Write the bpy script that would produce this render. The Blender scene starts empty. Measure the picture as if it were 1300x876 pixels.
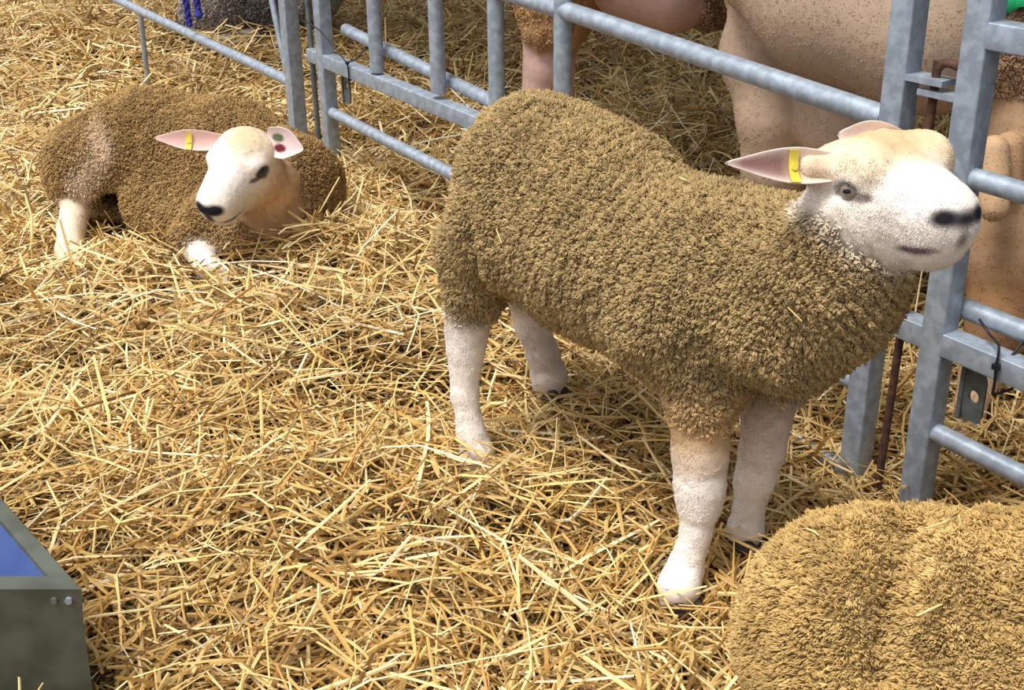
import bpy, math, random
import numpy as np
from mathutils import Vector, Matrix

# ------------------------------------------------------------------ camera, light, exposure
FPX, PITCH, CAMH = 1500.0, math.radians(23.2), 1.19
CX, CY = 650.0, 393.0
ROLL = math.atan2(40, 3507)
_F = np.array([0, math.cos(PITCH), -math.sin(PITCH)])
_R0 = np.array([1.0, 0, 0]); _D0 = np.cross(_F, _R0)
_R = _R0 * math.cos(ROLL) + _D0 * math.sin(ROLL)
_D = _D0 * math.cos(ROLL) - _R0 * math.sin(ROLL)
CAM = np.array([0, 0, CAMH])
def P(px, py, y):                      # point seen at a pixel, at forward distance y
    r = _F * FPX + _R * (px - CX) + _D * (py - CY)
    return CAM + r * (y / r[1])
def G(px, py, z=0.0):                  # point seen at a pixel, at height z
    r = _F * FPX + _R * (px - CX) + _D * (py - CY)
    return CAM + r * ((z - CAMH) / r[2])
def proj(p):
    v = np.asarray(p) - CAM
    d = v @ _F
    return CX + FPX * (v @ _R) / d, CY + FPX * (v @ _D) / d

scene = bpy.context.scene
cd = bpy.data.cameras.new('camera'); cam = bpy.data.objects.new('camera', cd)
scene.collection.objects.link(cam); scene.camera = cam
cd.sensor_width = 36; cd.lens = FPX / 1300 * 36
cd.shift_y = -45 / 1300; cd.clip_start = 0.02
cam.matrix_world = Matrix(((_R[0], -_D[0], -_F[0], 0), (_R[1], -_D[1], -_F[1], 0), (_R[2], -_D[2], -_F[2], CAMH), (0, 0, 0, 1)))

scene.view_settings.view_transform = 'Standard'; scene.view_settings.look = 'None'
scene.view_settings.gamma = 1; scene.view_settings.use_curve_mapping = False
scene.view_settings.exposure = 0.35

W = bpy.data.worlds.new('world'); scene.world = W; W.use_nodes = True
nt = W.node_tree; nt.nodes.clear()
wo = nt.nodes.new('ShaderNodeOutputWorld'); bg = nt.nodes.new('ShaderNodeBackground')
tc = nt.nodes.new('ShaderNodeTexCoord'); sx = nt.nodes.new('ShaderNodeSeparateXYZ'); cr = nt.nodes.new('ShaderNodeValToRGB')
nt.links.new(tc.outputs['Generated'], sx.inputs[0]); nt.links.new(sx.outputs['Z'], cr.inputs[0])
cr.color_ramp.elements[0].position = 0.0; cr.color_ramp.elements[0].color = (.24, .25, .27, 1)
cr.color_ramp.elements[1].position = 0.75; cr.color_ramp.elements[1].color = (1.0, .98, .97, 1)
# the barn's open side lies to the left of and behind the camera: that half of the surroundings is brighter
vd = nt.nodes.new('ShaderNodeVectorMath'); vd.operation = 'DOT_PRODUCT'; vd.inputs[1].default_value = (-.82, -.50, .28)
nt.links.new(tc.outputs['Generated'], vd.inputs[0]); mr = nt.nodes.new('ShaderNodeMapRange')
mr.inputs['From Min'].default_value = -.7; mr.inputs['From Max'].default_value = .9; mr.inputs['To Min'].default_value = .45; mr.inputs['To Max'].default_value = 1.55
nt.links.new(vd.outputs['Value'], mr.inputs['Value'])
vm = nt.nodes.new('ShaderNodeVectorMath'); vm.operation = 'SCALE'; nt.links.new(cr.outputs[0], vm.inputs[0]); nt.links.new(mr.outputs[0], vm.inputs['Scale'])
nt.links.new(vm.outputs[0], bg.inputs[0]); bg.inputs[1].default_value = 0.9
nt.links.new(bg.outputs[0], wo.inputs[0])

sd = bpy.data.lights.new('daylight', 'SUN'); sun = bpy.data.objects.new('daylight', sd); scene.collection.objects.link(sun)
sd.energy = 3.0; sd.angle = math.radians(24); sd.color = (1.0, .965, .92)
sun.rotation_euler = Vector((0.34, 0.20, -0.92)).to_track_quat('-Z', 'Y').to_euler()
sun.location = (-2, -2, 4)

rng = np.random.default_rng(7); random.seed(7)

# ------------------------------------------------------------------ helpers
def lin(r, g, b):
    f = lambda c: c / 12.92 if c <= .04045 else ((c + .055) / 1.055) ** 2.4
    return (f(r / 255), f(g / 255), f(b / 255))
def nrm(v):
    v = np.asarray(v, float); return v / np.linalg.norm(v)
def new_mesh(name, V, faces, mat, parent=None, smooth=True, col=None, loc=None):
    """V (n,3) world coordinates, faces = list of int arrays (m,k)"""
    V = np.asarray(V, float)
    if loc is not None: V = V - np.asarray(loc)
    elif parent is not None:
        q = parent
        while q is not None: V = V - np.array(q.location); q = q.parent
    me = bpy.data.meshes.new(name)
    me.vertices.add(len(V)); me.vertices.foreach_set('co', V.astype(np.float32).ravel())
    fs = [np.asarray(f, np.int32) for f in faces if len(f)]
    loops = np.concatenate([f.ravel() for f in fs])
    tot = np.concatenate([np.full(len(f), f.shape[1], np.int32) for f in fs])
    st = np.concatenate([[0], np.cumsum(tot)[:-1]]).astype(np.int32)
    me.loops.add(len(loops)); me.loops.foreach_set('vertex_index', loops)
    me.polygons.add(len(tot)); me.polygons.foreach_set('loop_start', st); me.polygons.foreach_set('loop_total', tot)
    me.polygons.foreach_set('use_smooth', np.full(len(tot), smooth))
    me.update(calc_edges=True); me.validate()
    if col is not None:
        a = me.color_attributes.new('Col', 'FLOAT_COLOR', 'POINT')
        c = np.ones((len(V), 4), np.float32); c[:, :3] = col; a.data.foreach_set('color', c.ravel())
    me.materials.append(mat)
    o = bpy.data.objects.new(name, me); scene.collection.objects.link(o)
    if loc is not None: o.location = loc
    if parent is not None: o.parent = parent
    return o
def tag(o, label=None, cat=None, group=None, kind=None):
    if label: o['label'] = label
    if cat: o['category'] = cat
    if group: o['group'] = group
    if kind: o['kind'] = kind
    return o
def thing(name, loc, label, cat, group=None):
    o = bpy.data.objects.new(name, None); scene.collection.objects.link(o)
    o.location = [float(c) for c in loc]; o.empty_display_size = .1
    return tag(o, label, cat, group)

class MB:
    def __init__(s): s.v = []; s.f = []; s.n = 0
    def add(s, V, F):
        s.v.append(np.asarray(V, float)); s.f += [np.asarray(f) + s.n for f in F]; s.n += len(V)
    def box(s, c, ax, ay, az, bev=.0):     # half-extent vectors
        c, ax, ay, az = map(lambda q: np.asarray(q, float), (c, ax, ay, az))
        if not bev:
            V = [c + i * ax + j * ay + k * az for i in (-1, 1) for j in (-1, 1) for k in (-1, 1)]
            s.add(V, [np.array([[0, 1, 3, 2], [4, 6, 7, 5], [0, 4, 5, 1], [2, 3, 7, 6], [0, 2, 6, 4], [1, 5, 7, 3]])]); return
        la, lb = np.linalg.norm(ax), np.linalg.norm(ay)
        a, b = ax / la, ay / lb; prof = []
        for (sx_, sy_, a0) in ((1, 1, 0), (-1, 1, 90), (-1, -1, 180), (1, -1, 270)):
            for t in (0, 30, 60, 90):
                th = math.radians(a0 + t)
                prof.append(a * (sx_ * (la - bev) + bev * math.cos(th)) + b * (sy_ * (lb - bev) + bev * math.sin(th)))
        s.sweep([c - az, c + az], prof)
    def sweep(s, path, prof):
        n = len(prof); V = []; F = []
        for p in path: V += [np.asarray(p) + q for q in prof]
        for i in range(len(path) - 1):
            for j in range(n):
                F.append([i * n + j, i * n + (j + 1) % n, (i + 1) * n + (j + 1) % n, (i + 1) * n + j])
        s.add(V, [np.array(F), np.array([list(range(n))[::-1]]), np.array([[(len(path) - 1) * n + j for j in range(n)]])])
    def tube(s, path, r, n=14):
        path = [np.asarray(p, float) for p in path]; rs = r if hasattr(r, '__len__') else [r] * len(path)
        V = []; F = []; prev = None
        for i, p in enumerate(path):
            t = nrm(path[min(i + 1, len(path) - 1)] - path[max(i - 1, 0)])
            if prev is None:
                u = np.cross(t, [0, 0, 1]); u = np.cross(t, [1, 0, 0]) if np.linalg.norm(u) < .1 else u
            else: u = prev - t * (prev @ t)
            u = nrm(u); prev = u; w = np.cross(t, u)
            V += [p + rs[i] * (u * math.cos(2 * math.pi * k / n) + w * math.sin(2 * math.pi * k / n)) for k in range(n)]
        for i in range(len(path) - 1):
            for j in range(n):
                F.append([i * n + j, i * n + (j + 1) % n, (i + 1) * n + (j + 1) % n, (i + 1) * n + j])
        s.add(V, [np.array(F), np.array([list(range(n))[::-1]]), np.array([[(len(path) - 1) * n + j for j in range(n)]])])
    def build(s, name, mat, parent=None, loc=None, smooth=True, sharp=35):
        by = {}
        for f in s.f: by.setdefault(f.shape[1], []).append(f)
        o = new_mesh(name, np.concatenate(s.v), [np.concatenate(b) for b in by.values()], mat, parent, smooth, loc=loc)
        if smooth: o.data.set_sharp_from_angle(angle=math.radians(sharp))
        return o

def catmull(pts, n=8):
    pts = [np.asarray(p, float) for p in pts]; q = [pts[0]] + pts + [pts[-1]]; out = []
    for i in range(1, len(q) - 2):
        for k in range(n):
            t = k / n; a, b, c, d = q[i - 1], q[i], q[i + 1], q[i + 2]
            out.append(.5 * (2 * b + (c - a) * t + (2 * a - 5 * b + 4 * c - d) * t * t + (3 * b - a - 3 * c + d) * t ** 3))
    return out + [pts[-1]]

# value noise on arbitrary points
_lat = rng.random((32, 32, 32)).astype(np.float32)
def noise(p, s, off=0.0):
    q = np.asarray(p) / s + off + 100.0; i = np.floor(q).astype(int); f = q - i; f = f * f * (3 - 2 * f); r = 0
    for a in (0, 1):
        for b in (0, 1):
            for c in (0, 1):
                w = (f[:, 0] if a else 1 - f[:, 0]) * (f[:, 1] if b else 1 - f[:, 1]) * (f[:, 2] if c else 1 - f[:, 2])
                r = r + w * _lat[(i[:, 0] + a) % 32, (i[:, 1] + b) % 32, (i[:, 2] + c) % 32]
    return r * 2 - 1

# ------------------------------------------------------------------ materials
def mat(name, color=(.5, .5, .5), rough=.6, metal=0, attr=False, var=.0, vscale=30, bump=0, bscale=200, spec=.5, sheen=0, bdist=.002, col2=None, sss=0):
    m = bpy.data.materials.new(name); m.use_nodes = True; n = m.node_tree; b = n.nodes['Principled BSDF']
    b.inputs['Roughness'].default_value = rough; b.inputs['Metallic'].default_value = metal
    b.inputs['Specular IOR Level'].default_value = spec
    if sheen: b.inputs['Sheen Weight'].default_value = sheen; b.inputs['Sheen Roughness'].default_value = .5
    if sss: b.inputs['Subsurface Weight'].default_value = sss; b.inputs['Subsurface Scale'].default_value = .01; b.inputs['Subsurface Radius'].default_value = (1, .5, .3)
    tcn = n.nodes.new('ShaderNodeTexCoord')
    if attr:
        a = n.nodes.new('ShaderNodeAttribute'); a.attribute_name = 'Col'; src = a.outputs['Color']
    else:
        a = n.nodes.new('ShaderNodeRGB'); a.outputs[0].default_value = (*color, 1); src = a.outputs[0]
    if var or col2:
        nz = n.nodes.new('ShaderNodeTexNoise'); nz.inputs['Scale'].default_value = vscale; nz.inputs['Detail'].default_value = 5
        n.links.new(tcn.outputs['Object'], nz.inputs['Vector'])
        mx = n.nodes.new('ShaderNodeMix'); mx.data_type = 'RGBA'
        rp = n.nodes.new('ShaderNodeValToRGB'); n.links.new(nz.outputs['Fac'], rp.inputs[0])
        if col2:
            rp.color_ramp.elements[0].position = .42; rp.color_ramp.elements[1].position = .62
            n.links.new(rp.outputs[0], mx.inputs['Factor']); n.links.new(src, mx.inputs['A']); mx.inputs['B'].default_value = (*col2, 1)
        else:
            rp.color_ramp.elements[0].position = .3; rp.color_ramp.elements[1].position = .7
            rp.color_ramp.elements[0].color = (1 - var,) * 3 + (1,); rp.color_ramp.elements[1].color = (1 + var,) * 3 + (1,)
            mx.blend_type = 'MULTIPLY'; mx.inputs['Factor'].default_value = 1
            n.links.new(src, mx.inputs['A']); n.links.new(rp.outputs[0], mx.inputs['B'])
        src = mx.outputs['Result']
    n.links.new(src, b.inputs['Base Color'])
    if bump:
        nb = n.nodes.new('ShaderNodeTexNoise'); nb.inputs['Scale'].default_value = bscale; nb.inputs['Detail'].default_value = 3
        n.links.new(tcn.outputs['Object'], nb.inputs['Vector'])
        bm = n.nodes.new('ShaderNodeBump'); bm.inputs['Strength'].default_value = bump; bm.inputs['Distance'].default_value = bdist
        n.links.new(nb.outputs['Fac'], bm.inputs['Height']); n.links.new(bm.outputs[0], b.inputs['Normal'])
    return m
M = {
 'skin': mat('sheep_skin', attr=True, rough=.85, spec=.2, bump=.45, bscale=420, var=.07, vscale=60, bdist=.0015),
 'fleece': mat('fleece_wool', attr=True, rough=.95, spec=.1),
 'galv': mat('galvanised_steel', lin(148, 159, 172), rough=.42, metal=.32, col2=lin(172, 184, 198), vscale=45, bump=.25, bscale=90, bdist=.001),
 'steel_dark': mat('weathered_steel', lin(112, 120, 122), rough=.55, metal=.35, col2=lin(92, 98, 96), vscale=30, bump=.3, bscale=60),
 'rust': mat('rusty_iron', lin(92, 60, 44), rough=.85, col2=lin(60, 38, 30), vscale=60, bump=.5, bscale=200),
 'black_plastic': mat('black_plastic', lin(22, 25, 34), rough=.4),
 'yellow_plastic': mat('yellow_plastic', lin(232, 212, 70), rough=.5, col2=lin(215, 195, 80), vscale=300),
 'green_plastic': mat('green_plastic', lin(30, 190, 120), rough=.5, var=.1),
 'blue_paint': mat('blue_tray_paint', lin(66, 86, 138), rough=.32, col2=lin(54, 72, 124), vscale=8, bump=.15, bscale=20),
 'trough_steel': mat('trough_steel', lin(92, 98, 88), rough=.5, metal=.3, col2=lin(74, 79, 70), vscale=14, bump=.3, bscale=40),
 'blue_rope': mat('blue_rope', lin(42, 46, 150), rough=.8),
 'straw': mat('straw', attr=True, rough=.48, spec=.45),
 'floor': mat('trodden_straw_floor', lin(74, 52, 28), rough=.95, col2=lin(44, 30, 16), vscale=26, bump=1, bscale=70, bdist=.02),
 'hoof': mat('hoof_horn', lin(46, 40, 34), rough=.7, var=.2, bump=.3),
 'eyeball': mat('eye_amber', lin(128, 118, 108), rough=.12, spec=.8),
 'pupil': mat('eye_pupil', lin(10, 10, 14), rough=.08, spec=.8),
 'ear': mat('ear_skin', attr=True, rough=.8, spec=.2, bump=.4, bscale=300, sss=.15),
 'crumb': mat('dry_crumbs', lin(205, 180, 120), rough=.9),
}

# ------------------------------------------------------------------ implicit surfaces for the animals
class Body:
    def __init__(s): s.pr = []; s.paint = []
    def cone(s, a, b, r1, r2, col, wool=0, k=.03, cut=False):
        s.pr.append(('c', np.asarray(a, float), np.asarray(b, float), r1, r2, np.array(col), wool, k, cut)); return s
    def chain(s, pts, rs, cols, wool=0, k=.03):
        for i in range(len(pts) - 1):
            c = cols[i] if isinstance(cols, list) else cols; w = wool[i] if isinstance(wool, list) else wool
            s.cone(pts[i], pts[i + 1], rs[i], rs[i + 1], c, w, k)
    def ell(s, c, r, axes, col, wool=0, k=.03, cut=False):   # axes: 3 unit rows
        s.pr.append(('e', np.asarray(c, float), np.asarray(r, float), np.asarray(axes, float), None, np.array(col), wool, k, cut)); return s
    def d1(s, q, p):
        if q[0] == 'c':
            a, b = q[1].astype(np.float32), q[2].astype(np.float32); ab = b - a; L = max(float(ab @ ab), 1e-9)
            t = np.clip(((p - a) @ ab) / L, 0, 1)
            return np.linalg.norm(p - a - t[:, None] * ab, axis=1) - (q[3] + (q[4] - q[3]) * t)
        l = (p - q[1]) @ q[3].T; k0 = np.linalg.norm(l / q[2], axis=1); k1 = np.linalg.norm(l / q[2] ** 2, axis=1)
        return np.where(k0 < 1e-4, -q[2].min(), k0 * (k0 - 1) / np.maximum(k1, 1e-6))
    def bbox(s, q):
        if q[0] == 'c':
            r = max(q[3], q[4]); return np.minimum(q[1], q[2]) - r, np.maximum(q[1], q[2]) + r
        e = np.sqrt(((q[3] * q[2][:, None]) ** 2).sum(0)); return q[1] - e, q[1] + e
    def field(s, p):
        F = np.full(len(p), .2, np.float32)
        for q in s.pr: F = s.comb(F, s.d1(q, p), q)
        return F
    def comb(s, F, d, q):
        k = q[7]
        if q[8]: F, d = -F, d; h = np.maximum(k - np.abs(F - d), 0) / k; return -(np.minimum(F, d) - h * h * k / 4)
        h = np.maximum(k - np.abs(F - d), 0) / k; return np.minimum(F, d) - h * h * k / 4
    def grid(s, lo, hi, h):
        n = np.ceil((hi - lo) / h).astype(int) + 1
        ax = [lo[i] + h * np.arange(n[i]) for i in range(3)]
        F = np.full(n, .2, np.float32)
        for q in s.pr:
            a, b = s.bbox(q); m = q[7] + .015
            i0 = np.clip(np.floor((a - m - lo) / h).astype(int), 0, n); i1 = np.clip(np.ceil((b + m - lo) / h).astype(int) + 1, 0, n)
            if (i1 <= i0).any(): continue
            sl = tuple(slice(i0[i], i1[i]) for i in range(3))
            X, Y, Z = np.meshgrid(*[ax[i][sl[i]] for i in range(3)], indexing='ij')
            p = np.stack([X.ravel(), Y.ravel(), Z.ravel()], 1).astype(np.float32)
            F[sl] = s.comb(F[sl].ravel(), s.d1(q, p), q).reshape(X.shape)
        return F
    def nets(s, lo, hi, h):
        lo = np.asarray(lo, float); hi = np.asarray(hi, float)
        F = s.grid(lo, hi, h); S = F < 0
        c = sum(S[i:S.shape[0] - 1 + i, j:S.shape[1] - 1 + j, k:S.shape[2] - 1 + k].astype(np.int8) for i in (0, 1) for j in (0, 1) for k in (0, 1))
        act = (c > 0) & (c < 8); ids = np.full(act.shape, -1, np.int64); I = np.argwhere(act); ids[act] = np.arange(len(I))
        acc = np.zeros((len(I), 3)); cnt = np.zeros(len(I))
        C = [(i, j, k) for i in (0, 1) for j in (0, 1) for k in (0, 1)]
        for a in C:
            for b in C:
                dd = np.array(b) - a
                if dd.sum() == 1 and (dd >= 0).all():
                    fa = F[I[:, 0] + a[0], I[:, 1] + a[1], I[:, 2] + a[2]]; fb = F[I[:, 0] + b[0], I[:, 1] + b[1], I[:, 2] + b[2]]
                    m = (fa < 0) != (fb < 0); t = np.where(m, fa / np.where(m, fa - fb, 1), 0)
                    acc += m[:, None] * (np.array(a) + t[:, None] * dd); cnt += m
        V = lo + h * (I + acc / cnt[:, None]); Q = []
        for ax in range(3):
            u, w = (ax + 1) % 3, (ax + 2) % 3
            A = np.take(S, range(0, S.shape[ax] - 1), ax); B = np.take(S, range(1, S.shape[ax]), ax)
            E = np.argwhere(A != B); E = E[(E[:, u] > 0) & (E[:, w] > 0) & (E[:, u] < S.shape[u] - 1) & (E[:, w] < S.shape[w] - 1)]
            ins = A[tuple(E.T)]
            def g(du, dw):
                e = E.copy(); e[:, u] -= du; e[:, w] -= dw; return ids[tuple(e.T)]
            q = np.stack([g(1, 1), g(0, 1), g(0, 0), g(1, 0)], 1); q[~ins] = q[~ins][:, ::-1]; Q.append(q)
        Q = np.concatenate(Q); return V, Q[(Q >= 0).all(1)]
    def shade(s, V):
        W_ = np.zeros(len(V)); C_ = np.zeros((len(V), 3)); L_ = np.zeros(len(V))
        for q in s.pr:
            if q[8]: continue
            a, b = s.bbox(q); m = ((V > a - .06) & (V < b + .06)).all(1); idx = np.nonzero(m)[0]
            if not len(idx): continue
            d = s.d1(q, V[idx].astype(np.float32)); w = np.exp(-np.clip(d, -.03, .2) / .007)
            W_[idx] += w; C_[idx] += w[:, None] * q[5]; L_[idx] += w * q[6]
        W_ = np.maximum(W_, 1e-9); C_ /= W_[:, None]; L_ /= W_
        for (c, r, axes, col, soft, wl) in s.paint:
            l = np.linalg.norm(((V - c) @ np.asarray(axes).T) / r, axis=1); w = np.clip((1 - l) / soft + .5, 0, 1)
            w = w * w * (3 - 2 * w)
            C_ = C_ * (1 - w[:, None]) + w[:, None] * np.array(col)
            if wl is not None: L_ = L_ * (1 - w) + wl * w
        return C_, L_
I3 = np.eye(3)
def vnormals(V, Q):
    n = np.cross(V[Q[:, 2]] - V[Q[:, 0]], V[Q[:, 3]] - V[Q[:, 1]]); N = np.zeros_like(V)
    for i in range(4): np.add.at(N, Q[:, i], n)
    return N / np.maximum(np.linalg.norm(N, axis=1), 1e-12)[:, None], np.linalg.norm(n, axis=1) / 2, n

SDFS = []
def hit(px, py, B_, lo=.8, hi=4.5):
    ys = np.arange(lo, hi, .004); pts = np.array([P(px, py, y) for y in ys]).astype(np.float32); d = B_.field(pts); i = np.argmax(d < .006); return pts[i].astype(float)
def build_body(name, B, root, h=.006, head=None, hh=.003, noise_amp=.003, wrinkle=None):
    lo = np.min([B.bbox(q)[0] for q in B.pr if not q[8]], 0) - .03; hi = np.max([B.bbox(q)[1] for q in B.pr if not q[8]], 0) + .03
    V, Q = B.nets(lo, hi, h)
    if head is not None:                      # finer lattice round the head
        c, r = head
        cen = V[Q].mean(1); V2, Q2 = B.nets(np.asarray(c) - r - .02, np.asarray(c) + r + .02, hh); c2 = V2[Q2].mean(1)
        Q = Q[(np.abs(cen - c) > r - .003).any(1)]; Q2 = Q2[(np.abs(c2 - c) < r).all(1)]
        Q = np.concatenate([Q, Q2 + len(V)]); V = np.concatenate([V, V2])
    C, L = B.shade(V); N, A, FN = vnormals(V, Q)
    if wrinkle is not None: V = V + N * (wrinkle(V) * L)[:, None]
    V = V + N * (L * (noise_amp * noise(V, .013) + noise_amp * 1.2 * noise(V, .035)) + (1 - L) * .0008 * noise(V, .012))[:, None]
    nv = .06 * noise(V, .05)[:, None] + .05 * noise(V, .012, 3)[:, None]
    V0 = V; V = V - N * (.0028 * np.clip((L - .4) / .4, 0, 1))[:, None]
    C0 = C; C = C * (1 - .45 * np.clip((L - .3) / .4, 0, 1))[:, None]  # skin colour darkened under wool, painting shade between the tufts
    used = np.unique(Q); mp = np.full(len(V), -1); mp[used] = np.arange(len(used))
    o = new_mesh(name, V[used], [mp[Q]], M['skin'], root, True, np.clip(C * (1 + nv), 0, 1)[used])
    SDFS.append(B)
    return o, V0, Q, C0, L
def build_fleece(V, Q, C, L, root, n, ln, wd, comb=(0, 0, -.3), spread=.3, bright=1.15, thr=.5, name='fleece', cell=.008, pull=.42, lvar=.3, aniso=None, skin=False, cvar=1.0):
    """short wool standing on the skin in little nubs: tapering tufts whose tips lean to the middle of their nub"""
    from mathutils.kdtree import KDTree
    N, A, FN = vnormals(V, Q); wq = (np.clip((.55 - L[Q].mean(1)) / .3, 0, 1) * (C[Q].mean(1).mean(1) > .14) if skin else np.clip((L[Q].mean(1) - .38) / .4, 0, 1)) * A
    if skin: wq = wq * (V[Q].mean(1)[:, 2] > .02)
    ns = int(wq.sum() / cell ** 2)
    p = wq / wq.sum()
    def sample(m):
        idx = rng.choice(len(Q), m, p=p); a, b = rng.random((m, 1)), rng.random((m, 1)); q = V[Q[idx]]
        return idx, (q[:, 0] * (1 - a) + q[:, 1] * a) * (1 - b) + (q[:, 3] * (1 - a) + q[:, 2] * a) * b
    sidx, seeds = sample(ns); sc_ = np.ones(3) if aniso is None else np.array(aniso)
    kd = KDTree(ns)
    for i, q in enumerate(seeds * sc_): kd.insert(q, i)
    kd.balance()
    idx, pos = sample(n); m = n
    near = np.fromiter((kd.find(q)[1] for q in (pos * sc_)), np.int64, m)
    nn = N[Q[idx]].mean(1); nn /= np.linalg.norm(nn, axis=1)[:, None]
    sr = rng.random((ns, 5)); sn = rng.normal(size=(ns, 3))
    off = seeds[near] - pos; dist = np.linalg.norm(off, axis=1)[:, None] / cell
    l = ln * (1 - .45 * np.clip(dist, 0, 1.2)) * (1 + lvar * (sr[near, :1] - .5) * 2) * (.8 + .4 * rng.random((m, 1)))
    tipv = nn * l + np.array(comb) * ln * .6 + off * pull + sn[near] * ln * spread + rng.normal(size=(m, 3)) * ln * .12
    d = tipv; l = np.linalg.norm(d, axis=1)[:, None]; d = d / l
    t = np.cross(d, rng.normal(size=(m, 3))); t /= np.linalg.norm(t, axis=1)[:, None]; u = np.cross(d, t)
    w = wd * (.7 + .6 * rng.random((m, 1))); base = pos - nn * ln * .3; bend = np.cross(nn, u) * l * .12
    rings = []
    for fr, ws in ((0, .8), (.55, 1.0), (1, .3)):
        cc = base + d * l * fr + bend * (fr ** 2)
        rings += [cc + w * ws * t, cc + w * ws * (-.5 * t + .87 * u), cc + w * ws * (-.5 * t - .87 * u)]
    VV = np.stack(rings, 1).reshape(-1, 3); f = []
    for r in (0, 3):
        for j in range(3): f.append([r + j, r + (j + 1) % 3, r + 3 + (j + 1) % 3, r + 3 + j])
    o9 = np.arange(m)[:, None, None] * 9
    FQ = (o9 + np.array(f)[None]).reshape(-1, 4); FT = (o9 + np.array([[6, 7, 8]])[None]).reshape(-1, 3)
    c = C[Q[idx]].mean(1) * bright * (1 + .10 * cvar * rng.normal(size=(m, 1))) * (1 + .12 * cvar * noise(pos, .05, 5)[:, None]) * (1 + .40 * cvar * (sr[near, 1:2] - .5))
    tipc = np.repeat(np.clip(c, .005, 1), 9, 0)
    return new_mesh(name, VV, [FQ, FT], M['fleece'], root, True, tipc)

WOOL = lin(152, 131, 92); WOOLD = lin(140, 112, 68); WHITE = lin(240, 232, 224); CREAM = lin(226, 205, 172); PINK = lin(222, 188, 172)
TAN = lin(205, 170, 125); DARK = lin(28, 28, 34)

def frame(F, up=(0, 0, 1)):              # head frame: forward, right, up
    F = nrm(F); R = nrm(np.cross(F, up)); U = np.cross(R, F); return F, R, U
def add_head(B, O, Fd, up=(0, 0, 1), s=1.0, white=WHITE, cream=CREAM, k=.02, an=(1, 1, 1)):
    F, R, U = frame(Fd, up); ax = np.array([F, R, U]); an = np.array(an); T = lambda x, y, z: O + s * (F * x * an[0] + R * y * an[1] + U * z * an[2])
    B.ell(T(-.008, 0, .006), s * an * np.array([.074, .066, .064]), ax, cream, 0, .025)
    B.cone(T(.03, 0, -.004), T(.125, 0, -.030), s * .056, s * .045, white, 0, .03)
    B.cone(T(-.035, 0, -.045), T(.105, 0, -.062), s * .046, s * .030, white, 0, .03)
    for y in (-1, 1):
        B.ell(T(.0, y * .036, -.036), s * an * np.array([.055, .032, .042]), ax, white, 0, .03)
        B.ell(T(.030, y * .044, .016), s * an * np.array([.030, .019, .018]), ax, white, 0, .02)
        B.ell(T(.142, y * .017, -.026), s * an * np.array([.022, .016, .018]), ax, white, 0, .012)
    B.ell(T(.136, 0, -.048), s * an * np.array([.026, .028, .020]), ax, white, 0, .014)      # upper lip
    B.ell(T(.122, 0, -.072), s * an * np.array([.026, .022, .014]), ax, white, 0, .012)      # chin
    for y in (-1, 1):
        B.ell(T(.036, y * .063, .006), s * an * np.array([.017, .009, .010]), ax, white, 0, .008, cut=True)
        B.cone(T(.160, y * .011, -.022), T(.153, y * .022, -.029), s * .0055, s * .004, DARK, 0, .004, cut=True)
        B.cone(T(.154, y * .004, -.0610), T(.090, y * .046, -.066), s * .0030, s * .0016, DARK, 0, .004, cut=True)
        B.paint.append((T(.160, y * .016, -.026), s * an * np.array([.025, .016, .0135]), ax, DARK, .5, 0))
        B.paint.append((T(.036, y * .061, .006), s * an * np.array([.021, .016, .0145]), ax, lin(48, 42, 44), .45, 0))
        B.paint.append((T(.058, y * .054, -.004), s * an * np.array([.014, .014, .006]), ax, lin(120, 105, 105), .8, 0))
        B.paint.append((T(.128, y * .028, -.0640), s * an * np.array([.032, .022, .005]), ax, lin(120, 105, 110), .9, 0))
    B.paint.append((T(.170, 0, -.029), s * an * np.array([.020, .020, .013]), ax, DARK, .7, 0)); B.paint.append((T(.166, 0, -.046), s * an * np.array([.014, .009, .016]), ax, lin(70, 62, 66), .9, 0))
    return T, ax
def add_eyes(T, ax, root, s=1.0, which=(-1, 1), lid=.3, dark=False):
    for y in which:
        c = T(.036, y * .0535, .006); V, Fq = [], []; n1, n2 = 14, 20
        e = MB(); R_ = ax[1] * y
        u, w = ax[0], ax[2]; r = .0140 * s
        def dome(mb, cc, rad, a0, a1, n=10, m=20):
            V = []; F = []
            for i in range(n + 1):
                th = a0 + (a1 - a0) * i / n
                for j in range(m):
                    ph = 2 * math.pi * j / m
                    V.append(cc + rad * (R_ * math.cos(th) + math.sin(th) * (u * math.cos(ph) + w * math.sin(ph))))
            for i in range(n):
                for j in range(m): F.append([i * m + j, i * m + (j + 1) % m, (i + 1) * m + (j + 1) % m, (i + 1) * m + j])
            mb.add(V, [np.array(F)])
        dome(e, c, r, .0, math.pi, 14)
        eye = e.build('eye', M['pupil'] if dark else M['eyeball'], root)
        pm = MB(); V = []
        gz = nrm(R_ * .86 + ax[0] * .50); u = nrm(np.cross(w, gz)); cc = c + gz * r * .955
        pts = [cc + gz * .0006 + u * .0050 * s * math.cos(a) + w * .0028 * s * math.sin(a) for a in np.linspace(0, 2 * math.pi, 17)[:-1]]
        pm.add(pts + [cc + gz * .0014], [np.array([[i, (i + 1) % 16, 16] for i in range(16)])])
        pm.build('pupil', M['pupil'], eye)
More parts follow.
